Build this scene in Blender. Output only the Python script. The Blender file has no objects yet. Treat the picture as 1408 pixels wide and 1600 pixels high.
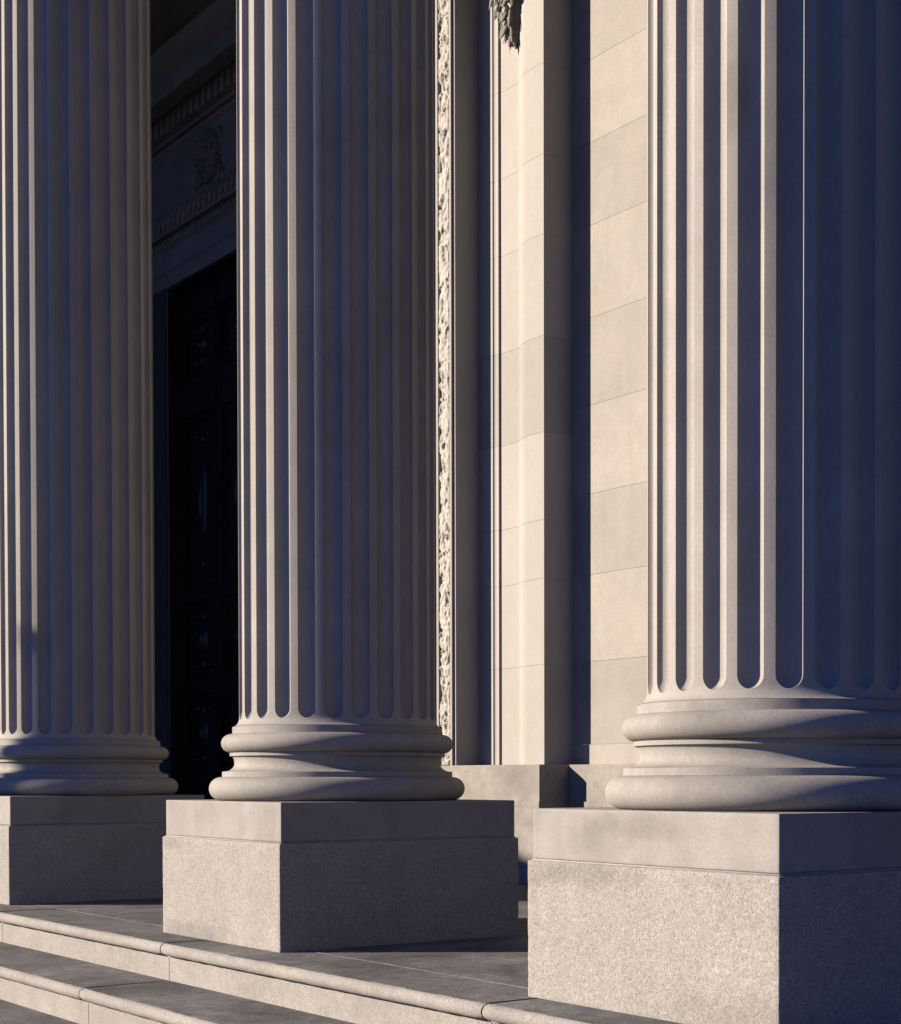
import bpy, bmesh, math, random
from mathutils import Vector, Matrix, noise
R = math.radians
sc = bpy.context.scene
COL = sc.collection

# ---------------------------------------------------------------- camera
TH, PITCH, F_PX, W_PX = 0.68911, 0.0193, 2536.5, 1408.0
CXP, CYP = 992.7, 1267.8
EYE = 0.9
fw = Vector((-math.cos(TH), math.sin(TH), 0)); up = Vector((0, 0, 1))
rt = Vector((math.sin(TH), math.cos(TH), 0))
fw2 = fw*math.cos(PITCH) - up*math.sin(PITCH)
up2 = up*math.cos(PITCH) + fw*math.sin(PITCH)
cd = bpy.data.cameras.new('camera'); cam = bpy.data.objects.new('camera', cd); COL.objects.link(cam)
m = Matrix((rt, up2, -fw2)).transposed().to_4x4(); m.translation = (0, 0, EYE)
cam.matrix_world = m
cd.sensor_fit = 'HORIZONTAL'; cd.sensor_width = 36.0
cd.lens = F_PX/W_PX*36.0
cd.shift_x = -(CXP-704.0)/W_PX
cd.shift_y = (CYP-800.0)/W_PX
cd.clip_start = 0.05; cd.clip_end = 2000
sc.camera = cam

# ---------------------------------------------------------------- light
SUN_EL = 19.0
to_sun = Vector((-0.62*math.cos(R(SUN_EL)), -0.785*math.cos(R(SUN_EL)), math.sin(R(SUN_EL)))).normalized()
w = bpy.data.worlds.new('World'); sc.world = w; w.use_nodes = True
nt = w.node_tree; bg = nt.nodes['Background']
sky = nt.nodes.new('ShaderNodeTexSky'); sky.sky_type = 'NISHITA'; sky.sun_disc = False
sky.sun_elevation = R(SUN_EL); sky.sun_rotation = math.atan2(to_sun.x, to_sun.y) % (2*math.pi)
sky.air_density = 1.0; sky.dust_density = 0.3; sky.ozone_density = 3.0
tint = nt.nodes.new('ShaderNodeMix'); tint.data_type = 'RGBA'; tint.blend_type = 'MULTIPLY'
tint.inputs[0].default_value = 1.0; tint.inputs[7].default_value = (0.215, 0.45, 1.20, 1)
nt.links.new(sky.outputs[0], tint.inputs[6]); nt.links.new(tint.outputs[2], bg.inputs[0]); bg.inputs[1].default_value = 0.05
sd = bpy.data.lights.new('sun', 'SUN'); sd.energy = 5.0; sd.angle = R(0.53); sd.color = (1.0, 0.86, 0.68)
so = bpy.data.objects.new('sun', sd); COL.objects.link(so)
so.rotation_euler = to_sun.to_track_quat('Z', 'Y').to_euler()
so.location = to_sun*60
sc.view_settings.view_transform = 'Standard'; sc.view_settings.look = 'None'
sc.view_settings.exposure = 1.34; sc.view_settings.gamma = 1.0
sc.render.engine = 'CYCLES'
sc.cycles.max_bounces = 8; sc.cycles.diffuse_bounces = 4
try: sc.cycles.use_denoising = True
except Exception: pass

# ---------------------------------------------------------------- materials
def stone(name, col, grain=0.08, gscale=70, grain2=0.05, g2scale=220, mottle=0.08, mscale=1.6, bump=0.25, bdist=0.002,
          rough=0.85, tone=0.0, streak=0.0, worm=0.0, pits=0.0, stains=(), seam=None):
    mt = bpy.data.materials.new(name); mt.use_nodes = True
    t = mt.node_tree; N = t.nodes; L = t.links
    bs = N['Principled BSDF']; bs.inputs['Roughness'].default_value = rough
    try: bs.inputs['Specular IOR Level'].default_value = 0.25
    except Exception: pass
    geo = N.new('ShaderNodeNewGeometry')
    def ns(scale, detail=3, dist=0.0, vec=None, rg=0.5):
        n = N.new('ShaderNodeTexNoise'); n.inputs['Scale'].default_value = scale
        n.inputs['Detail'].default_value = detail; n.inputs['Distortion'].default_value = dist
        n.inputs['Roughness'].default_value = rg
        L.new(vec or geo.outputs['Position'], n.inputs['Vector']); return n.outputs['Fac']
    def mr(src, a, b, c, d):
        n = N.new('ShaderNodeMapRange'); L.new(src, n.inputs[0])
        for i, v in enumerate((a, b, c, d)): n.inputs[i+1].default_value = v
        return n.outputs[0]
    def mul(a, b):
        n = N.new('ShaderNodeMath'); n.operation = 'MULTIPLY'; L.new(a, n.inputs[0])
        if isinstance(b, float): n.inputs[1].default_value = b
        else: L.new(b, n.inputs[1])
        return n.outputs[0]
    g1 = ns(gscale, 2, worm)
    f = mr(g1, 0.32, 0.68, 1-grain, 1+grain)
    f = mul(f, mr(ns(g2scale, 2), 0.3, 0.7, 1-grain2, 1+grain2))
    f = mul(f, mr(ns(mscale, 5, 0.6), 0.3, 0.7, 1-mottle, 1+mottle))
    f = mul(f, mr(ns(mscale*5.3, 4, 0.3), 0.3, 0.7, 1-mottle*0.6, 1+mottle*0.6))
    if pits:
        v = N.new('ShaderNodeTexVoronoi'); v.inputs['Scale'].default_value = gscale*0.55
        L.new(geo.outputs['Position'], v.inputs['Vector'])
        f = mul(f, mr(v.outputs['Distance'], 0.08, 0.22, 1-pits, 1.0))
    if streak:
        mp = N.new('ShaderNodeMapping'); mp.inputs['Scale'].default_value = (1, 1, 0.12)
        L.new(geo.outputs['Position'], mp.inputs[0])
        f = mul(f, mr(ns(5.0, 4, 0.2, mp.outputs[0]), 0.5, 0.8, 1.0, 1-streak))
    for (cx, cy, cz), (sx, sy, sz), k in stains:        # weather stains, each with its own place and shape
        mp = N.new('ShaderNodeMapping'); mp.vector_type = 'POINT'
        mp.inputs['Location'].default_value = (-cx/sx, -cy/sy, -cz/sz); mp.inputs['Scale'].default_value = (1/sx, 1/sy, 1/sz)
        L.new(geo.outputs['Position'], mp.inputs[0])
        ln = N.new('ShaderNodeVectorMath'); ln.operation = 'LENGTH'; L.new(mp.outputs[0], ln.inputs[0])
        ad = N.new('ShaderNodeMath'); ad.operation = 'ADD'; L.new(ln.outputs['Value'], ad.inputs[0])
        L.new(mr(ns(9.0, 4), 0.3, 0.7, -0.35, 0.35), ad.inputs[1])
        f = mul(f, mr(ad.outputs[0], 0.35, 1.15, 1-k, 1.0))
    if seam is not None:                                # hairline where two blocks meet
        tc = N.new('ShaderNodeTexCoord'); sx_ = N.new('ShaderNodeSeparateXYZ'); L.new(tc.outputs['Object'], sx_.inputs[0])
        wv = N.new('ShaderNodeMath'); wv.operation = 'MULTIPLY_ADD'; L.new(ns(6, 3), wv.inputs[0]); wv.inputs[1].default_value = 0.01; wv.inputs[2].default_value = -seam-0.005
        sm = N.new('ShaderNodeMath'); sm.operation = 'ADD'; L.new(sx_.outputs[0], sm.inputs[0]); L.new(wv.outputs[0], sm.inputs[1])
        ab = N.new('ShaderNodeMath'); ab.operation = 'ABSOLUTE'; L.new(sm.outputs[0], ab.inputs[0])
        ln_ = mr(ab.outputs[0], 0.0008, 0.003, 1.0, 0.0)
        ds = mr(mul(ln_, mr(ns(4, 2), 0.42, 0.6, 0.0, 1.0)), 0, 1, 1.0, 0.84)
        f = mul(f, ds)
    if tone:
        at = N.new('ShaderNodeAttribute'); at.attribute_name = 'tone'
        f = mul(f, mr(at.outputs['Fac'], 0.0, 1.0, 1-tone, 1+tone*0.6))
    mx = N.new('ShaderNodeMix'); mx.data_type = 'RGBA'; mx.blend_type = 'MULTIPLY'
    mx.inputs[0].default_value = 1.0
    mx.inputs[6].default_value = (*col, 1); L.new(f, mx.inputs[7])
    hs = mx.outputs[2]
    # slight warm/cool drift of the stone itself
    cm = N.new('ShaderNodeMix'); cm.data_type = 'RGBA'
    L.new(mr(ns(2.3, 3), 0.35, 0.65, 0.0, 0.25), cm.inputs[0]); L.new(hs, cm.inputs[6])
    m2 = N.new('ShaderNodeMix'); m2.data_type = 'RGBA'; m2.blend_type = 'MULTIPLY'; m2.inputs[0].default_value = 1
    L.new(hs, m2.inputs[6]); m2.inputs[7].default_value = (1.02, 0.985, 0.94, 1)
    L.new(m2.outputs[2], cm.inputs[7])
    L.new(cm.outputs[2], bs.inputs['Base Color'])
    b = N.new('ShaderNodeBump'); b.inputs['Strength'].default_value = bump; b.inputs['Distance'].default_value = bdist
    L.new(g1, b.inputs['Height'])
    b2 = N.new('ShaderNodeBump'); b2.inputs['Strength'].default_value = bump*0.6; b2.inputs['Distance'].default_value = bdist*2
    L.new(ns(gscale*0.22, 3), b2.inputs['Height']); L.new(b.outputs[0], b2.inputs['Normal'])
    L.new(b2.outputs[0], bs.inputs['Normal'])
    return mt

C0 = (0.238, 0.223, 0.207)
M = {}
M['shaft'] = stone('smooth_carved_stone', C0, 0.05, 70, 0.05, 260, 0.08, 1.3, 0.10, 0.0015, 0.8, streak=0.10,
    stains=[((-4.52, 4.20, 3.52), (0.06, 0.10, 0.20), 0.22)])
M['base'] = stone('base_stone', (0.218, 0.205, 0.190), 0.08, 70, 0.08, 240, 0.11, 2.4, 0.12, 0.0015, 0.8, streak=0.0,
    stains=[((-4.58, 4.08, 1.13), (0.22, 0.2, 0.05), 0.22), ((-4.45, 4.02, 0.89), (0.35, 0.2, 0.05), 0.15)])
M['slab'] = stone('slab_stone', (0.205, 0.192, 0.179), 0.06, 70, 0.06, 220, 0.11, 1.9, 0.10, 0.0015, 0.8, streak=0.10, seam=-0.02,
    stains=[((-4.80, 3.957, 0.715), (0.28, 0.2, 0.06), 0.20), ((-5.02, 3.957, 0.67), (0.22, 0.2, 0.09), 0.14), ((-8.6, 3.957, 0.70), (0.2, 0.2, 0.1), 0.12)])
M['granite'] = stone('bush_hammered_granite', (0.224, 0.210, 0.195), 0.30, 82, 0.16, 240, 0.07, 2.2, 0.6, 0.004, 0.9, worm=1.8, pits=0.30, seam=-0.03, streak=0.10,
    stains=[((-8.75, 3.94, 0.03), (0.5, 0.3, 0.07), 0.20), ((-5.2, 3.94, 0.53), (0.5, 0.3, 0.06), 0.18), ((-4.2, 3.94, 0.05), (0.4, 0.3, 0.08), 0.15), ((-9.1, 3.94, 0.54), (0.25, 0.3, 0.05), 0.15)])
M['step'] = stone('step_granite', (0.204, 0.191, 0.178), 0.22, 100, 0.10, 230, 0.10, 2.0, 0.5, 0.003, 0.9, worm=1.2, pits=0.12)
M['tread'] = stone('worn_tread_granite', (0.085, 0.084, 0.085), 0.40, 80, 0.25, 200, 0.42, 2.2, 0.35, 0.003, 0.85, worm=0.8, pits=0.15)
M['wall'] = stone('ashlar_stone', (0.240, 0.223, 0.209), 0.06, 60, 0.06, 180, 0.06, 1.8, 0.15, 0.002, 0.85, tone=0.13, streak=0.10)
M['pilaster'] = stone('pilaster_stone', (0.270, 0.257, 0.246), 0.04, 60, 0.05, 180, 0.035, 1.4, 0.12, 0.002, 0.85, tone=0.13, streak=0.05)
M['wallbase'] = stone('wall_base_stone', (0.190, 0.177, 0.166), 0.08, 60, 0.06, 200, 0.16, 2.4, 0.2, 0.002, 0.88, pits=0.1, stains=[((-11.62, 8.18, 0.93), (0.35, 0.3, 0.2), 0.13), ((-13.0, 8.18, 1.0), (0.1, 0.3, 0.2), 0.2)])
M['mortar'] = stone('mortar', (0.13, 0.12, 0.11), 0.1, 60)
M['mortar_dark'] = stone('dark_mortar', (0.018, 0.018, 0.02), 0.2, 60)
M['mortar_light'] = stone('pale_mortar', (0.115, 0.113, 0.112), 0.4, 20, mottle=0.3)
M['carved'] = stone('carved_stone', (0.31, 0.29, 0.27), 0.06, 60, 0.05, 200, 0.12, 4, 0.2, 0.002, 0.85)
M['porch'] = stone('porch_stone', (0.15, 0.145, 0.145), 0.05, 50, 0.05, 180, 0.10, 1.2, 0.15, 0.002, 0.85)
M['jamb_shade'] = stone('shaded_jamb_stone', (0.045, 0.044, 0.045), 0.05, 50)  # porch stone darkened, putting the left jamb's shade into its colour
M['ground'] = stone('plaza_paving', (0.03, 0.03, 0.031), 0.1, 40, 0.1, 150, 0.12, 0.8, 0.3, 0.003, 0.9)

def bronze():
    mt = bpy.data.materials.new('dark_bronze'); mt.use_nodes = True
    t = mt.node_tree; bs = t.nodes['Principled BSDF']
    bs.inputs['Roughness'].default_value = 0.42; bs.inputs['Metallic'].default_value = 0.7
    n = t.nodes.new('ShaderNodeTexNoise'); n.inputs['Scale'].default_value = 6; n.inputs['Detail'].default_value = 5
    g = t.nodes.new('ShaderNodeNewGeometry'); t.links.new(g.outputs['Position'], n.inputs['Vector'])
    r = t.nodes.new('ShaderNodeValToRGB'); r.color_ramp.elements[0].color = (0.012, 0.012, 0.014, 1)
    r.color_ramp.elements[1].color = (0.045, 0.042, 0.04, 1)
    t.links.new(n.outputs['Fac'], r.inputs[0]); t.links.new(r.outputs[0], bs.inputs['Base Color'])
    b = t.nodes.new('ShaderNodeBump'); b.inputs['Strength'].default_value = 0.4; b.inputs['Distance'].default_value = 0.01
    t.links.new(n.outputs['Fac'], b.inputs['Height']); t.links.new(b.outputs[0], bs.inputs['Normal'])
    return mt
M['bronze'] = bronze()

# ---------------------------------------------------------------- helpers
def tag(o, label=None, cat=None, group=None, kind=None):
    if label: o['label'] = label
    if cat: o['category'] = cat
    if group: o['group'] = group
    if kind: o['kind'] = kind
    return o
CAM_SCALE_MAT = None
def obj(name, bm, mat, parent=None, sharp=32, loc=None):
    """link a bmesh as one object; edges steeper than `sharp` degrees stay hard"""
    me = bpy.data.meshes.new(name)
    if sharp is not None:
        bm.normal_update()
        lim = R(sharp)
        for e in bm.edges:
            if len(e.link_faces) == 2 and e.calc_face_angle(0) > lim: e.smooth = False
        for f in bm.faces: f.smooth = True
    bm.to_mesh(me); bm.free()
    if CAM_SCALE_MAT: me.transform(CAM_SCALE_MAT)
    me.materials.append(M[mat])
    o = bpy.data.objects.new(name, me); COL.objects.link(o)
    if parent: o.parent = parent
    if loc: o.location = loc
    return o
def empty(name, loc=(0, 0, 0)):
    o = bpy.data.objects.new(name, None); COL.objects.link(o); o.location = loc; o.empty_display_size = 0.3
    return o
def box(bm, x0, x1, y0, y1, z0, z1, bev=0.0, seg=2):
    b = bmesh.new() if bev else bm
    vs = [b.verts.new(p) for p in ((x0,y0,z0),(x1,y0,z0),(x1,y1,z0),(x0,y1,z0),(x0,y0,z1),(x1,y0,z1),(x1,y1,z1),(x0,y1,z1))]
    for q in ((3,2,1,0),(4,5,6,7),(0,1,5,4),(1,2,6,5),(2,3,7,6),(3,0,4,7)): b.faces.new([vs[i] for i in q])
    if bev:
        bmesh.ops.bevel(b, geom=b.edges[:], offset=bev, segments=seg, affect='EDGES', profile=0.5)
        merge(bm, b)
def worn_box(x0, x1, y0, y1, z0, z1, bev, wear, cuts=70, seed=0.0):
    """a cut block whose arrises are slightly chipped and uneven"""
    b = bmesh.new(); box(b, x0, x1, y0, y1, z0, z1, bev)
    long_ = [e for e in b.edges if e.calc_length() > 0.12 and abs(e.verts[0].co.z-e.verts[1].co.z) < 0.01]
    bmesh.ops.subdivide_edges(b, edges=long_, cuts=cuts, use_grid_fill=True)
    tall = [e for e in b.edges if e.calc_length() > 0.08 and abs(e.verts[0].co.z-e.verts[1].co.z) > 0.08]
    bmesh.ops.subdivide_edges(b, edges=tall, cuts=22, use_grid_fill=True)
    c = Vector(((x0+x1)/2, (y0+y1)/2, (z0+z1)/2)); h = Vector(((x1-x0)/2, (y1-y0)/2, (z1-z0)/2))
    for v in b.verts:
        d = v.co - c; e = sorted(h[i]-abs(d[i]) for i in range(3))
        if e[1] < bev*1.6:                       # on or beside an arris
            k = max(0, noise.noise(v.co*14+Vector((seed, 0, 0)))*0.6 + noise.noise(v.co*47)*0.9 + 0.12)
            v.co = v.co - Vector([math.copysign(1, d[i])*wear*k if h[i]-abs(d[i]) < bev*1.6 else 0 for i in range(3)])
    return b
def merge(bm, b, mat=None):
    me = bpy.data.meshes.new('tmp'); b.to_mesh(me); b.free()
    if mat: me.transform(mat)
    bm.from_mesh(me); bpy.data.meshes.remove(me)
def lathe(prof, n=160, close=False):
    bm = bmesh.new(); rings = []
    for r, z in prof:
        rings.append([bm.verts.new((r*math.cos(2*math.pi*i/n), r*math.sin(2*math.pi*i/n), z)) for i in range(n)])
    k = len(rings)
    for a in range(k if close else k-1):
        A, B = rings[a], rings[(a+1) % k]
        for i in range(n):
            j = (i+1) % n
            bm.faces.new((A[i], A[j], B[j], B[i]))
    bmesh.ops.recalc_face_normals(bm, faces=bm.faces)
    return bm
def sweep_x(bm, prof, x0, x1, caps=True):
    """profile of (y, z) points swept along X"""
    a = [bm.verts.new((x0, y, z)) for y, z in prof]; b = [bm.verts.new((x1, y, z)) for y, z in prof]
    for i in range(len(prof)):
        j = (i+1) % len(prof)
        bm.faces.new((a[i], a[j], b[j], b[i]))
    if caps:
        bm.faces.new(a[::-1]); bm.faces.new(b)
def prism_z(bm, poly, z0, z1):
    a = [bm.verts.new((x, y, z0)) for x, y in poly]; b = [bm.verts.new((x, y, z1)) for x, y in poly]
    for i in range(len(poly)):
        j = (i+1) % len(poly)
        bm.faces.new((a[i], a[j], b[j], b[i]))
    bm.faces.new(a[::-1]); bm.faces.new(b)
    return bm
def strip_z(bm, line, z0, z1, tone, lay):
    """open plan polyline raised from z0 to z1"""
    a = [bm.verts.new((x, y, z0)) for x, y in line]; b = [bm.verts.new((x, y, z1)) for x, y in line]
    for i in range(len(line)-1):
        f = bm.faces.new((a[i], a[i+1], b[i+1], b[i])); f[lay] = tone
def courses(name, line, joints, parent, mat='wall', seed=1, gap=0.003, tones=None, depth=0.006):
    rnd = random.Random(seed)
    bm = bmesh.new(); lay = bm.faces.layers.float.new('tone')
    for i in range(len(joints)-1):
        t = tones[i] if tones and i < len(tones) else rnd.random()
        z0 = joints[i] + (gap/2 if i else 0); z1 = joints[i+1]-gap/2
        strip_z(bm, line, z0, z1, t, lay)
        # returns of the joint: the block's top and bottom arrises turn back into the wall
        for z in (z0, z1):
            a = [bm.verts.new((x, y, z)) for x, y in line]; c = [bm.verts.new((x-depth*0.7, y+depth, z)) for x, y in line]
            for k in range(len(line)-1):
                f = bm.faces.new((a[k], a[k+1], c[k+1], c[k])); f[lay] = t
    o = obj(name, bm, mat, parent, sharp=14)
    # bed joints: the mortar a little behind the face
    bm = bmesh.new(); lay = bm.faces.layers.float.new('tone')
    strip_z(bm, [(x-depth*0.7, y+depth) for x, y in line], joints[0], joints[-1], 0.5, lay)
    obj('mortar_joint', bm, 'mortar', o, sharp=25)
    return o

# ---------------------------------------------------------------- ground, steps, portico floor
RISE = 0.212; YN = 3.69; GO = 0.455; NSTEP = 4
bm = bmesh.new()
YG = YN - GO*(NSTEP-1) + 0.02
vs = [bm.verts.new(p) for p in ((-400, -400, -RISE*NSTEP), (400, -400, -RISE*NSTEP), (400, 400, -RISE*NSTEP), (-400, 400, -RISE*NSTEP))]
bm.faces.new(vs); tag(obj('ground', bm, 'ground', sharp=None), kind='structure')
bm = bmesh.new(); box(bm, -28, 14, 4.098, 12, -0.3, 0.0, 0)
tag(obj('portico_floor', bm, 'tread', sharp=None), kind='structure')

JX = [-26.0, -22.9, -19.8, -16.9, -14.1, -11.335, -8.573, -5.42, -2.3, 0.8, 3.9, 7.0, 10.1, 14.0]
steps = tag(empty('stone_steps', (-8, 2.6, 0)), 'broad pale granite steps with rounded nosings running along the foot of the columns', 'steps')
def nosing_profile(y, z, back):
    r = 0.034; pts = []
    for k in range(13):
        a = math.pi/2 + math.pi*k/12
        pts.append((y + r*math.cos(a)*0.95, z - r + r*math.sin(a)))
    pts += [(y+0.016, z-2*r), (y+0.016, z-2*r-0.009), (y+0.05, z-2*r-0.009), (back, z-2*r-0.009), (back, z)]
    return pts
for s in range(NSTEP):
    z = -RISE*s; y = YN - GO*s; back = 4.092 if s == 0 else y + GO + 0.028
    rb = bmesh.new()
    for i in range(len(JX)-1):
        a, b = JX[i]+0.0035, JX[i+1]-0.0035
        b2 = bmesh.new(); box(b2, a, b, y+0.026, back, z-RISE-0.004 if s < NSTEP-1 else z-RISE, z-0.0785)
        merge(rb, b2)
    box(rb, JX[0], JX[-1], y+0.034, back-0.004, z-RISE, z-0.08)     # mortar line core behind the joints
    st = obj('step', rb, 'step', steps, sharp=30, loc=(8, -2.6, 0))
    for i in range(len(JX)-1):
        nb = bmesh.new(); g = 0.005
        pr_ = nosing_profile(y, z, back-0.001); xa, xb = JX[i]+g, JX[i+1]-g
        n_seg = max(2, int((xb-xa)/0.05)) if -14.5 < JX[i] < 1 else 2
        prev = None
        for q_ in range(n_seg+1):
            x_ = xa + (xb-xa)*q_/n_seg; end = 0.006 if q_ in (0, n_seg) else 0.0; ring = []
            for m_, (yy, zz) in enumerate(pr_):
                if m_ < 13:                      # the rounded lip is a little worn
                    w_ = (0.0022*(noise.noise(Vector((x_*9, m_*0.4, s*7.0))) + 0.6*noise.noise(Vector((x_*31, m_*0.9, s*3.0)))) + end)
                    a_ = math.pi/2 + math.pi*m_/12
                    yy -= w_*math.cos(a_); zz -= w_*math.sin(a_) if m_ else end*0.4
                ring.append(nb.verts.new((x_, yy, zz)))
            if prev:
                for m_ in range(len(ring)):
                    k_ = (m_+1) % len(ring); nb.faces.new((prev[m_], prev[k_], ring[k_], ring[m_]))
            if q_ == 0: nb.faces.new(ring[::-1])
            if q_ == n_seg: nb.faces.new(ring)
            prev = ring
        bmesh.ops.recalc_face_normals(nb, faces=nb.faces)
        # round the ends a little so the cross joint reads as a groove
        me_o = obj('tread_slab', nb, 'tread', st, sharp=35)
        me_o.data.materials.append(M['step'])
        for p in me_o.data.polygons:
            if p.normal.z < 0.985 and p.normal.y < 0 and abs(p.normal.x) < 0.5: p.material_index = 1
    for xj in JX[4:10]:
        jb = bmesh.new(); box(jb, xj-0.010, xj+0.010, y+0.006, back-0.03 if s else back-0.005, z-0.02, z+0.0012)
        obj('dirt_joint', jb, 'mortar_dark', st, sharp=None)
bm = bmesh.new(); box(bm, -26, 14, 4.0915, 4.0985, -0.05, 0.002)
tag(obj('floor_joint', bm, 'mortar_light', sharp=None), kind='structure')

# ---------------------------------------------------------------- columns
W2 = 1.4865/2
YC = 3.9403 + 1.5221/2
HX, HY = W2, 1.5221/2
R0, R1, SHAFT_TOP = 0.5636, 0.545, 10.35
def shaft_bm():
    N = 24; half = math.pi/N; wf = half*0.70; nf = 14
    ztip = 1.243; w0 = wf*R0; zc = ztip + w0*1.05; D = 0.040
    us = [math.sin(math.pi*(-0.5 + k/nf)) for k in range(nf+1)]
    def radius(z):
        if z >= 1.262: return R0 + (R1-R0)*max(0, (z-3.5)/(SHAFT_TOP-3.5))**1.6
        t = min(1.0, (1.262-z)/(1.262-1.205))
        return R0 + 0.039*(1-math.sqrt(max(0, 1-t*t)))
    rows = []
    for z, wr in ((1.205, 1), (1.209, 1), (1.215, 1), (1.222, 1), (1.230, .8), (1.237, .45)): rows.append((z, wr, 0.0))
    for k in range(11):
        a = math.pi/2*(1-k/10); ca = max(0.03, math.cos(a)) if k == 0 else math.cos(a)
        rows.append((zc - w0*1.05*math.sin(a), ca, 0.0 if k == 0 else math.cos(a)))
    z = zc
    for k in range(1, 31): rows.append((zc + (SHAFT_TOP-zc)*k/30, 1.0, 1.0))
    bm = bmesh.new(); rings = []
    for z, wr, dc in rows:
        ring = []; Rz = radius(z)
        for s in range(N):
            c = 2*math.pi*s/N
            for u in us:
                d = D*dc*math.sqrt(max(0, 1-u*u))
                ring.append((c + u*wf*wr, Rz-d))
            for q in (0.33, 0.67):
                a0 = wf*wr; a1 = 2*half - wf*wr
                ring.append((c + a0 + (a1-a0)*q, Rz))
        rings.append([bm.verts.new((r*math.cos(a), r*math.sin(a), z)) for a, r in ring])
    n = len(rings[0]); per = nf+3
    for k in range(len(rings)-1):
        A, B = rings[k], rings[k+1]
        for i in range(n):
            j = (i+1) % n
            bm.faces.new((A[i], A[j], B[j], B[i]))
    bm.normal_update()
    bm.verts.index_update()
    lut = {}
    for k in range(len(rings)):
        for i, v in enumerate(rings[k]): lut[v] = (k, i % per)
    for e in bm.edges:
        (k1, i1), (k2, i2) = lut[e.verts[0]], lut[e.verts[1]]
        if min(k1, k2) >= 6 and i1 == i2 and i1 in (0, nf): e.smooth = False
        if k1 == k2 == 6 and i1 <= nf and i2 <= nf: e.smooth = False
    for f in bm.faces: f.smooth = True
    return bm
def torus_prof(rc, zc, rz, rr, n=22, flat=0.0):
    return [(rc + rr*math.cos(a), zc + rz*math.sin(a)) for a in [(-math.pi/2 + math.pi*k/n) for k in range(n+1)]]
def make_column():
    root = empty('fluted_column')
    sh = obj('shaft', shaft_bm(), 'shaft', root, sharp=None)
    # base: fillet, scotia and fillets
    prof = [(0.50, 1.204), (0.600, 1.205), (0.6026, 1.202), (0.6026, 1.164), (0.58, 1.162)]
    b = lathe(prof); 
    prof = [(0.58, 1.058), (0.616, 1.057), (0.618, 1.055), (0.618, 1.037), (0.606, 1.034)]
    for k in range(1, 15):       # scotia hollow
        t = k/14
        a = math.pi*0.5*t
        if t < 0.45:
            q = t/0.45; prof.append((0.606 - 0.014*math.sin(q*math.pi/2), 1.034 - 0.040*(1-math.cos(q*math.pi/2))))
        else:
            q = (t-0.45)/0.55; prof.append((0.592 + 0.060*(1-math.cos(q*math.pi/2)), 0.994 - 0.045*math.sin(q*math.pi/2)))
    prof += [(0.659, 0.9475), (0.661, 0.9455), (0.661, 0.9175), (0.63, 0.916)]
    b2 = lathe(prof); merge(b, b2)
    bs = obj('base', b, 'base', root, sharp=28)
    ut = torus_prof(0.6657-0.056, 1.1100, 0.0535, 0.056)
    obj('upper_torus', lathe([(0.5, 1.163)]+ut[::-1]+[(0.5, 1.0565)]), 'base', bs, sharp=60)
    lt = torus_prof(0.7344-0.068, 0.8500, 0.0670, 0.068)
    obj('lower_torus', lathe([(0.5, 0.917)]+lt[::-1]+[(0.5, 0.783)]), 'base', bs, sharp=60)
    i = 0.0165
    bm = worn_box(-HX+i, HX-i, -HY+i, HY-i, 0.5745, 0.783, 0.004, 0.0014, seed=4.0)
    sl = obj('cap_slab', bm, 'slab', root, sharp=50)
    bm = bmesh.new(); i = 0.0135
    box(bm, -HX+i, HX-i, -HY+i, HY-i, 0.5665, 0.5740, 0.001, 1)
    obj('mortar_bed', bm, 'base', sl, sharp=50)
    bm = worn_box(-HX, HX, -HY, HY, -0.01, 0.5670, 0.005, 0.0022)
    obj('pedestal', bm, 'granite', root, sharp=50)
    return root
def copy_tree(o, parent=None):
    c = o.copy(); COL.objects.link(c); c.parent = parent
    for ch in [k for k in bpy.data.objects if k.parent == o]: copy_tree(ch, c)
    return c
proto = make_column()
CX = [(-7.6936-HX, 'fluted stone column in the middle of the picture, lit down its left half'),
      (-4.0018-HX, 'nearest fluted stone column, largest and cut by the right edge'),
      (-11.8961-HX+0.03, 'farthest fluted stone column, mostly in shadow at the left edge beside the dark door'),
      (-11.8961-HX-4.25, 'fluted stone column beyond the left edge of the picture, past the shaded one')]
kids = {o: [k for k in bpy.data.objects if k.parent == o] for o in bpy.data.objects}
for i, (x, lab) in enumerate(CX):
    o = proto if i == 0 else copy_tree(proto)
    o.location = (x, YC, 0)
    for ch in bpy.data.objects:                         # flutes are not set exactly alike
        if ch.parent == o and ch.name.split('.')[0] == 'shaft': ch.rotation_euler.z = R((-1.7, 2.0, 0, 0)[i])
    if i == 2:      # shaft and base moved off centre and widened to fit the column's image edges
        for ch in bpy.data.objects:
            if ch.parent == o and ch.name.split('.')[0] in ('shaft', 'base'): ch.location = (0.035, 0.015, 0); ch.scale = (1.02, 1.02, 1)
    tag(o, lab, 'column', 'fluted columns of the portico')

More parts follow.
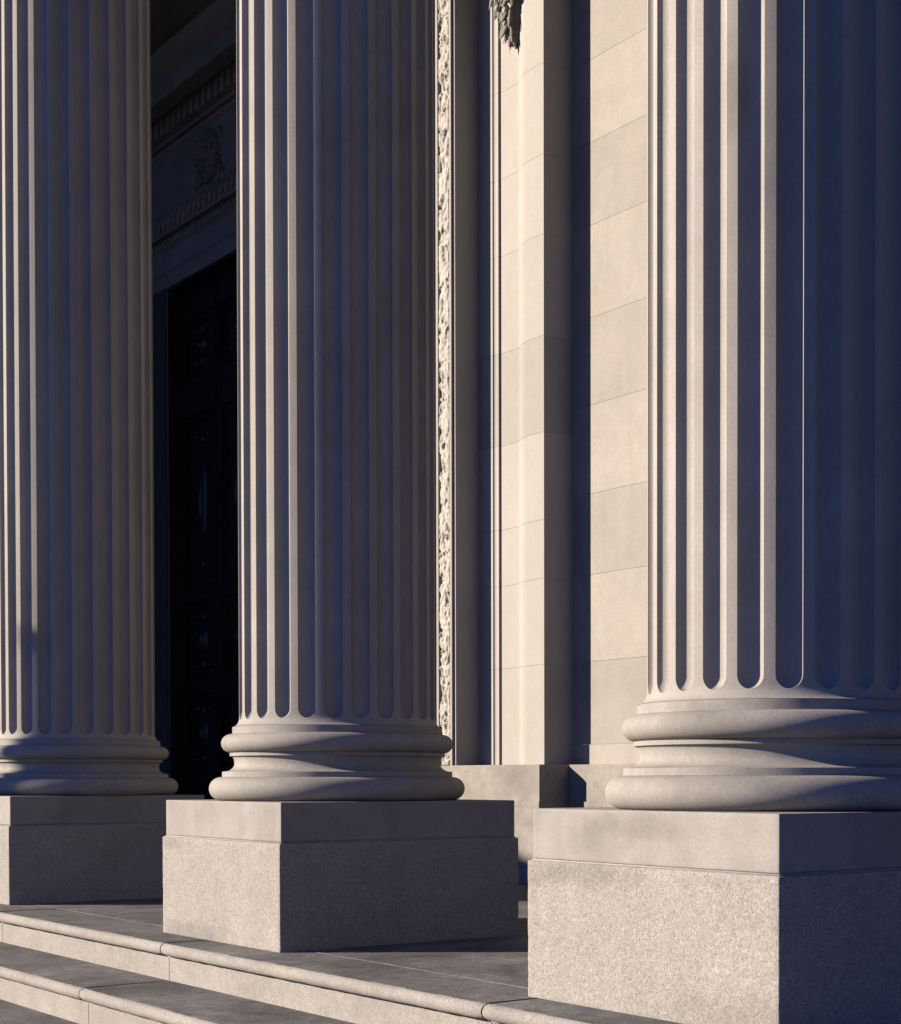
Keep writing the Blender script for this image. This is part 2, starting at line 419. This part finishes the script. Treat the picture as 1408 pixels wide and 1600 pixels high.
# ---------------------------------------------------------------- the building behind
bld = tag(empty('stone_building', (-10, 8.0, 0)), 'pale ashlar building front behind the columns with stepped pilasters and a tall dark doorway', 'building')
BL = (10, -8.0, 0)
CAM_SCALE = 1.175            # wall and door group scaled about the camera by this factor, pushing it deeper
CAM_SCALE_MAT = Matrix.Translation((0, 0, EYE*(1-CAM_SCALE))) @ Matrix.Scale(CAM_SCALE, 4)
JP = [1.013, 1.766, 2.41, 2.848, 3.5, 4.216, 4.969, 5.559, 6.232, 6.95, 7.65, 8.4, 9.2, 10.0, 11.0]
JR = [1.167, 1.787, 2.435, 3.038, 3.697, 4.345, 5.03, 5.642, 6.253, 6.9, 7.6, 8.3, 9.0, 9.8, 11.0]
pil = [(-10.744, 7.245), (-10.546, 7.245)]
for k in range(1, 9):                                   # cavetto
    a = math.pi/2*k/8
    pil.append((-10.546 + 0.030*(1-math.cos(a)), 7.245 + 0.014*math.sin(a)))
pil += [(-10.500, 7.2565), (-10.482, 7.256), (-10.482, 7.274), (-10.236, 7.272), (-10.232, 7.266)]
for k in range(0, 9):                                   # ogee of the frame
    t = k/8; pil.append((-10.225 + 0.13*t, 7.262 - 0.040*(3*t*t-2*t**3)))
pil += [(-10.090, 7.2215), (-10.050, 7.2205), (-10.047, 7.208), (-9.821, 7.208), (-9.821, 7.500)]
p = courses('pilaster', pil, JP, bld, 'pilaster', seed=4, gap=0.0018, depth=0.003, tones=[.45, .6, .62, .70, .05, .55, .8, .75, .72, .7])
p.location = BL
rec = [(-9.84, 7.482), (-9.424, 7.482), (-9.4235, 7.489), (-9.4195, 7.489), (-9.419, 7.478), (-4.60, 7.478), (-4.60, 9.0)]
p = courses('wall', rec, JR, bld, seed=9, gap=0.0022, depth=0.004, tones=[.20, .75, .35, .80, .42, .72, .30, .85, .5, .6]); p.location = BL
bm = bmesh.new(); lay = bm.faces.layers.float.new('tone')
strip_z(bm, [(-9.84, 7.474), (-9.430, 7.474), (-9.428, 7.472), (-4.595, 7.472), (-4.595, 9.0)], 1.0, 1.165, 0.75, lay)
o = obj('wall_footing_course', bm, 'wall', bld, sharp=25); o.location = BL
# top of that course
# base courses (front line, end return, recessed line)
def base_ring(name, z0, z1, off, mat, bev, parent=None):
    f0, f1, xe = 6.98-off, 7.25-off, -9.572+off
    poly = [(-11.3, 7.6), (-11.3, f0), (xe, f0), (xe, f1), (-4.54+off, f1), (-4.54+off, 8.9), (-9.0, 8.9), (-9.0, 7.6)]
    b = bmesh.new(); prism_z(b, poly, z0, z1)
    bmesh.ops.recalc_face_normals(b, faces=b.faces)
    if bev:
        es = [e for e in b.edges if all(abs(v.co.z-z1) < 1e-5 for v in e.verts) and all(v.co.y < 7.5 for v in e.verts) and not all(v.co.x < -11.2 for v in e.verts)]
        bmesh.ops.bevel(b, geom=es, offset=bev, segments=1, affect='EDGES')
    o = obj(name, b, mat, parent or bld, sharp=30)
    if not parent: o.location = BL
    return o
bc = base_ring('wall_base', 0.742, 1.014, 0.0, 'wallbase', 0.016)
base_ring('base_fillet', 0.706, 0.7415, 0.014, 'wallbase', 0.003, bc)
base_ring('base_plinth', -0.02, 0.7055, 0.012, 'wallbase', 0.0, bc)

# unseen dark bay added at the right to cut light bounced onto the near column
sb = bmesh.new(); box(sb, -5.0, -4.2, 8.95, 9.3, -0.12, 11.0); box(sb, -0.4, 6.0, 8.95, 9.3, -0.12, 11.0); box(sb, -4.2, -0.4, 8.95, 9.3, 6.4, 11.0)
obj('bounce_cut_wall', sb, 'porch', bld, sharp=30, loc=BL)
sb = bmesh.new(); box(sb, -4.25, -0.35, 9.15, 9.25, -0.1, 6.45)
for c in range(5): box(sb, -4.2+0.95*c-0.05, -4.2+0.95*c+0.05, 9.10, 9.15, -0.1, 6.4)
obj('bounce_cut_door', sb, 'bronze', bld, sharp=30, loc=BL)

# carved pilaster strip: rinceau relief as real depth
def relief(name, x0, x1, z0, z1, yf, depth, res, fn, mat, parent):
    nx = int((x1-x0)/res); nz = int((z1-z0)/res); b = bmesh.new(); g = []
    for j in range(nz+1):
        z = z0 + (z1-z0)*j/nz; row = []
        for i in range(nx+1):
            x = x0 + (x1-x0)*i/nx
            row.append(b.verts.new((x, yf - depth*fn(x, z), z)))
        g.append(row)
    for j in range(nz):
        for i in range(nx):
            b.faces.new((g[j][i], g[j][i+1], g[j+1][i+1], g[j+1][i]))
    o = obj(name, b, mat, parent, sharp=None)
    for pl in o.data.polygons: pl.use_smooth = True
    return o
VX0, VX1 = -10.962, -10.797
def vine(x, z):
    u = (x-(VX0+VX1)/2)/((VX1-VX0)/2)                 # -1..1
    edge = min(1.0, (1-abs(u))/0.10)
    per = 0.30; ph = z/per
    k = math.floor(ph); side = 1 if k % 2 else -1
    fz = (ph-k)-0.5
    h = 0.0
    # winding stem
    sx = 0.62*math.sin(math.pi*ph)
    d = abs(u-sx)*0.0825/ (1+0.8)
    h = max(h, 0.75*max(0, 1-(d/0.010)**2))
    # rosette/scroll in each bend
    cx = -0.30*side*(-1); dx = (u-cx)*0.0825; dz = fz*per
    r = math.hypot(dx, dz); a = math.atan2(dz, dx)
    pet = 0.030 + 0.018*math.cos(5*a + k*1.7)
    if r < pet: h = max(h, 0.55 + 0.45*math.sqrt(max(0, 1-(r/pet)**2)))
    spir = abs(((r/0.020 - a/(2*math.pi)*side) % 1.0) - 0.5)*2
    if r < 0.075: h = max(h, 0.70*(spir > 0.55)*(0.6+0.4*math.sin(7*a+k)))
    # leaves: ridged noise
    q = noise.noise(Vector((x*15+k*3.1, z*9, 3.7)))
    q2 = noise.noise(Vector((x*40, z*26, 9.1)))
    h = max(h, min(1, max(0, 0.80 + 2.1*q + 0.5*q2)))
    h = h*(0.85+0.3*q2)
    # bead row on the right margin
    if u > 0.80:
        bz = (z/0.022) % 1-0.5; bu = (u-0.88)*0.0825
        h = 0.75*max(0, 1-((bz*0.022)**2+bu*bu)/0.0075**2)
        edge = 1
    return max(0, min(1.1, h))*edge
cp = bmesh.new()
box(cp, -10.992, -10.962, 7.007, 7.30, 1.013, 10.9)            # left margin
box(cp, -10.797, -10.770, 7.007, 7.30, 1.013, 10.9)            # right margin
box(cp, -10.962, -10.797, 7.036, 7.30, 1.013, 10.9)            # ground behind
box(cp, -10.770, -10.7435, 7.027, 7.30, 1.013, 10.9)           # narrow fillet
cpo = obj('carved_pilaster', cp, 'pilaster', bld, sharp=30, loc=BL)
relief('vine_carving', VX0+0.0005, VX1-0.0005, 1.02, 7.6, 7.034, 0.028, 0.0058, vine, 'carved', cpo)

# hanging garland carved at the top of the framed panel
def leaf(b, p, L, wd, th, tilt, roll, yaw=0):
    """pointed, ridged leaf hanging down from p"""
    n = 7; cols = 5
    mt = Matrix.Translation(p) @ Matrix.Rotation(yaw, 4, 'Z') @ Matrix.Rotation(tilt, 4, 'Y') @ Matrix.Rotation(roll, 4, 'X')
    g = []
    for j in range(n+1):
        t = j/n; hw = wd*math.sin(math.pi*min(1, t*0.92+0.08))**0.7*(1-0.25*t)
        row = []
        for i in range(cols+1):
            s = -1+2*i/cols
            y = -th*(1-s*s)**0.5*math.sin(math.pi*min(1, t+0.12))**0.5 - 0.25*L*t*t*(0.5) + 0.1*th*math.cos(9*t)
            row.append(b.verts.new(mt @ Vector((s*hw*(1+0.12*math.cos(11*t)), y, -L*t))))
        g.append(row)
    for j in range(n):
        for i in range(cols): b.faces.new((g[j][i], g[j][i+1], g[j+1][i+1], g[j+1][i]))
rnd = random.Random(7)
gb = bmesh.new()
GX, GZ = -10.235, 6.47
for k in range(150):
    t = (k/150)**0.85; z = GZ + 1.3*t
    hw = 0.008 + 0.20*min(1, t*2.6)**1.0
    x = GX + rnd.uniform(-1, 1)*hw - 0.10*min(1, t*3.2)
    L = rnd.uniform(0.11, 0.19)
    leaf(gb, Vector((x, 7.255 - 0.085*min(1, t*4+0.25)*(1-0.4*abs(x-GX)/max(hw, .05))*rnd.uniform(0.85, 1.05), z+L*0.8)),
         L, rnd.uniform(0.022, 0.042)*(0.6+0.4*min(1, t*4)), 0.018, rnd.uniform(-0.4, 0.4), rnd.uniform(-0.35, 0.1), rnd.uniform(-0.5, 0.5))
for k in range(26):
    t = rnd.random(); s = bmesh.new(); rr = rnd.uniform(0.012, 0.02)
    bmesh.ops.create_icosphere(s, subdivisions=2, radius=rr)
    hw = 0.012 + 0.13*min(1, t*2.6)**0.8
    merge(gb, s, Matrix.Translation((GX-0.04*min(1, t*2.5)+rnd.uniform(-1, 1)*hw, 7.25-0.085*min(1, t*4+.2), GZ+0.04+1.2*t)))
# solid heart of the garland so that it is one carved mass
hb = lathe([(0.002, 0), (0.02, 0.04), (0.05, 0.14), (0.085, 0.34), (0.11, 0.6), (0.12, 1.2), (0.0, 1.25)], 20)
merge(gb, hb, Matrix.Translation((GX-0.025, 7.262, GZ+0.03)) @ Matrix.Scale(0.62, 4, (0, 1, 0)) @ Matrix.Scale(1.25, 4, (1, 0, 0)))
bmesh.ops.solidify(gb, geom=gb.faces[:], thickness=-0.004)
obj('garland', gb, 'carved', bld, sharp=50, loc=BL)

# ---- wall with the doorway, in the shade of the portico
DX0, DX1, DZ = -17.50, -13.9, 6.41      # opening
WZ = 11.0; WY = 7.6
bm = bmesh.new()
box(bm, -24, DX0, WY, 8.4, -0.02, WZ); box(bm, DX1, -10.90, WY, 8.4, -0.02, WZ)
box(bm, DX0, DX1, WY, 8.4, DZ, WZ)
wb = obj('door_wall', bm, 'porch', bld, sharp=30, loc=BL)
# architrave of the doorway with two fascias and a small bead
dsr = empty('door_surround', (0, 0, 0)); dsr.parent = bld; dsr.location = BL
def band(name, prof, x0, x1, mat='porch', parent=None):
    b = bmesh.new(); sweep_x(b, prof, x0, x1); bmesh.ops.recalc_face_normals(b, faces=b.faces)
    return obj(name, b, mat, parent or dsr, sharp=28)
X0, X1 = DX0-1.3, DX1+0.62
band('lintel', [(7.62, DZ+0.001), (7.585, DZ+0.001), (7.585, 6.56), (7.578, 6.565), (7.578, 6.578), (7.565, 6.585), (7.565, 6.79), (7.555, 6.80), (7.55, 6.81), (7.62, 6.81)], X0, X1)
band('jamb_moulding', [(7.62, 0), (7.575, 0), (7.575, DZ), (7.62, DZ)], DX0-0.62, DX0-0.002, 'jamb_shade')
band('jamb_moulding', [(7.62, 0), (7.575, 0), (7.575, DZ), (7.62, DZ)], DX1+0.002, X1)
# ornamental bands
def orn_band(name, z0, z1, y, pitch, kind):
    b = bmesh.new(); x = X0
    box(b, X0, X1, y+0.02, 7.61, z0, z1)
    while x < X1:
        s = bmesh.new(); bmesh.ops.create_icosphere(s, subdivisions=1, radius=1)
        if kind == 'egg':
            merge(b, s, Matrix.Translation((x, y+0.02, (z0+z1)/2)) @ Matrix.Diagonal((pitch*0.34, 0.035, (z1-z0)*0.46, 1)))
            box(b, x+pitch*0.42, x+pitch*0.58, y-0.005, y+0.03, z0+0.01, z1-0.01)
        else:
            merge(b, s, Matrix.Translation((x, y+0.01, (z0+z1)/2)) @ Matrix.Rotation(0.5, 4, 'Y') @ Matrix.Diagonal((pitch*0.28, 0.045, (z1-z0)*0.50, 1)))
            s2 = bmesh.new(); bmesh.ops.create_icosphere(s2, subdivisions=1, radius=1)
            merge(b, s2, Matrix.Translation((x+pitch/2, y+0.02, (z0+z1)/2)) @ Matrix.Rotation(-0.5, 4, 'Y') @ Matrix.Diagonal((pitch*0.18, 0.03, (z1-z0)*0.42, 1)))
        x += pitch
    obj(name, b, 'porch', dsr, sharp=40)
orn_band('egg_moulding', 6.81, 6.92, 7.52, 0.075, 'egg')
orn_band('leaf_moulding', 6.935, 7.19, 7.47, 0.13, 'leaf')
band('frieze', [(7.62, 7.19), (7.56, 7.19), (7.56, 7.86), (7.53, 7.88), (7.53, 7.92), (7.62, 7.92)], X0, X1)
# relief medallion on the frieze
mb = bmesh.new(); rnd = random.Random(3)
for ring in range(2):
    for k in range(28):
        a = 2*math.pi*k/28; rx, rz = (0.22, 0.27) if ring == 0 else (0.11, 0.15)
        s = bmesh.new(); bmesh.ops.create_icosphere(s, subdivisions=1, radius=1)
        merge(mb, s, Matrix.Translation((-16.32+rx*math.cos(a), 7.545, 7.53+rz*math.sin(a))) @ Matrix.Rotation(-a, 4, 'Y') @ Matrix.Diagonal((0.022, 0.045, 0.05, 1)))
for k in range(60):
    sd_ = rnd.choice((-1, 1)); s = bmesh.new(); bmesh.ops.create_icosphere(s, subdivisions=1, radius=1)
    merge(mb, s, Matrix.Translation((-16.32+sd_*rnd.uniform(0.0, 0.38)*rnd.random()**0.5, 7.55, 7.53+rnd.uniform(-0.28, 0.26))) @ Matrix.Rotation(rnd.uniform(0, 3), 4, 'Y') @ Matrix.Diagonal((0.02, 0.045, 0.07, 1)))
obj('medallion', mb, 'porch', dsr, sharp=40)
db = bmesh.new(); x = X0-0.05
while x < X1+0.05:
    box(db, x, x+0.085, 7.40, 7.60, 7.97, 8.20); x += 0.15
box(db, X0-0.05, X1+0.05, 7.49, 7.60, 7.93, 8.22)
obj('dentil_band', db, 'porch', dsr, sharp=30)
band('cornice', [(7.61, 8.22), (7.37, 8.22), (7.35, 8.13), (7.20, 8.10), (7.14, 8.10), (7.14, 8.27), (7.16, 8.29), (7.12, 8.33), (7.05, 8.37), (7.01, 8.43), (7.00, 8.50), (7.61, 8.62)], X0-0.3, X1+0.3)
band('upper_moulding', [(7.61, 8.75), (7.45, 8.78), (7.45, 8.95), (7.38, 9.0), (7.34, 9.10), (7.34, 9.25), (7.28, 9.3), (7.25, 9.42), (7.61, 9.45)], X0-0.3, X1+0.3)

lb = bmesh.new(); box(lb, DX0+0.001, DX0+0.03, WY+0.01, 7.82, 0, DZ-0.03); box(lb, DX0+0.001, DX1-0.001, WY+0.01, 7.82, DZ-0.03, DZ-0.001); box(lb, DX1-0.03, DX1-0.001, WY+0.01, 7.82, 0, DZ-0.03)  # dark sheets added over the stone reveal to paint in its shade
obj('reveal_shade_lining', lb, 'bronze', dsr, sharp=30)
band('upper_moulding', [(7.61, 9.60), (7.50, 9.62), (7.50, 9.80), (7.40, 9.86), (7.40, 10.0), (7.30, 10.1), (7.30, 10.3), (7.61, 10.35)], X0-0.3, X1+0.3)
# bronze door set back in the opening
door = empty('door'); door.parent = bld; door.location = BL
YD = 7.80
bm = bmesh.new(); box(bm, DX0-0.05, DX1+0.05, YD+0.03, YD+0.12, 0.0, DZ+0.05); obj('door_leaf', bm, 'bronze', door, sharp=30)
cols = 4; cw = (DX1-DX0)/cols
zr = [(0.25, 0.80), (0.95, 1.87), (2.0, 2.9), (3.02, 4.98), (5.38, 6.08)]
fb = bmesh.new()
for c in range(cols+1):
    xx = DX0 + cw*c
    box(fb, max(DX0, xx-0.07), min(DX1, xx+0.07), YD-0.03, YD+0.03, 0, DZ)
    box(fb, max(DX0, xx-0.02), min(DX1, xx+0.02), YD-0.055, YD-0.03, 0, DZ)
for z0, z1 in ((0, .25), (.80, .95), (1.87, 2.0), (2.9, 3.02), (4.98, 5.38), (6.08, DZ)):
    box(fb, DX0, DX1, YD-0.022, YD+0.03, z0, z1)
obj('door_frame', fb, 'bronze', door, sharp=30)
rnd = random.Random(11)
for c in range(cols):
    for z0, z1 in zr:
        b = bmesh.new(); a0, a1 = DX0+cw*c+0.10, DX0+cw*(c+1)-0.10
        for i_, (d, t) in enumerate(((0.0, 0.02), (0.03, 0.035), (0.055, 0.015))):
            for q in ((a0+d, a1-d, z0+0.03+d, z0+0.05+d), (a0+d, a1-d, z1-0.05-d, z1-0.03-d)):
                box(b, q[0], q[1], YD+0.03-t, YD+0.031, q[2], q[3])
            for q in ((a0+d, a0+d+0.02), (a1-d-0.02, a1-d)):
                box(b, q[0], q[1], YD+0.032-t, YD+0.031, z0+0.05+d, z1-0.05-d)
        xm, zm = (a0+a1)/2, (z0+z1)/2; hz_ = (z1-z0)/2-0.13
        for px_, pz_, rx_, rz_, dy_ in [(0, 0, .10, max(.05, hz_*.5), .05), (0, 0, .05, max(.03, hz_*.3), .075)] + [(sx_*.15, sz_*hz_*.86, .03, .03, .045) for sx_ in (-1, 1) for sz_ in (-1, 1)] + [(0, sz_*hz_*.82, .05, .06, .045) for sz_ in (-1, 1)]:
            t_ = bmesh.new(); bmesh.ops.create_uvsphere(t_, u_segments=14, v_segments=8, radius=1)
            merge(b, t_, Matrix.Translation((xm+px_, YD+0.03, zm+pz_)) @ Matrix.Diagonal((rx_, dy_, rz_, 1)))
        obj('door_panel', b, 'bronze', door, sharp=35)

CAM_SCALE_MAT = None
# portico roof: architrave over the columns and ceiling
bm = bmesh.new(); box(bm, -26, 14, 4.0, 5.4, 10.35, 11.6); box(bm, -26, 14, 3.4, 5.9, 11.6, 12.3)
obj('entablature', bm, 'wall', bld, sharp=30, loc=BL)
bm = bmesh.new(); box(bm, -28, 14, 5.4, 12.0, 11.2, 11.6)
obj('porch_ceiling', bm, 'porch', bld, sharp=30, loc=BL)
# unseen mass added at the left end to keep sun off the doorway
bm = bmesh.new(); box(bm, -34, -22.0, 0.0, 8.85, -0.85, 12.0)
obj('sun_blocker', bm, 'porch', bld, sharp=30, loc=BL)


# two unseen blocks, added to throw shade on the far column and wall foot
n_ = Vector((-0.785, 0.62)); s_ = Vector((0.62, 0.785))
def shadow_caster(q, t, hw, top, lab):
    p_ = n_*q + s_*t
    pr = tag(empty('shadow_block', (p_.x, p_.y, -RISE*NSTEP)), lab, 'shadow_caster')
    g0 = RISE*NSTEP
    b = bmesh.new(); box(b, -0.1, 0.1, -hw, hw, 0.5, top-0.1+g0, 0.005); obj('pillar', b, 'slab', pr, sharp=40)
    b = bmesh.new(); box(b, -0.2, 0.2, -hw-.08, hw+.08, 0, 0.5, 0.01); obj('pedestal', b, 'granite', pr, sharp=40)
    b = bmesh.new(); box(b, -0.12, 0.12, -hw-.02, hw+.02, top-0.1+g0, top+g0, 0.008); obj('cap', b, 'slab', pr, sharp=40)
    pr.rotation_euler = (0, 0, math.atan2(0.785, 0.62))
shadow_caster(12.15, -14.2, 0.11, 5.42, 'slim square block added out of view beyond the left edge to shade the far column')
shadow_caster(14.05, -14.6, 0.70, 5.0, 'broad block added out of view beyond the left edge to shade the wall foot')
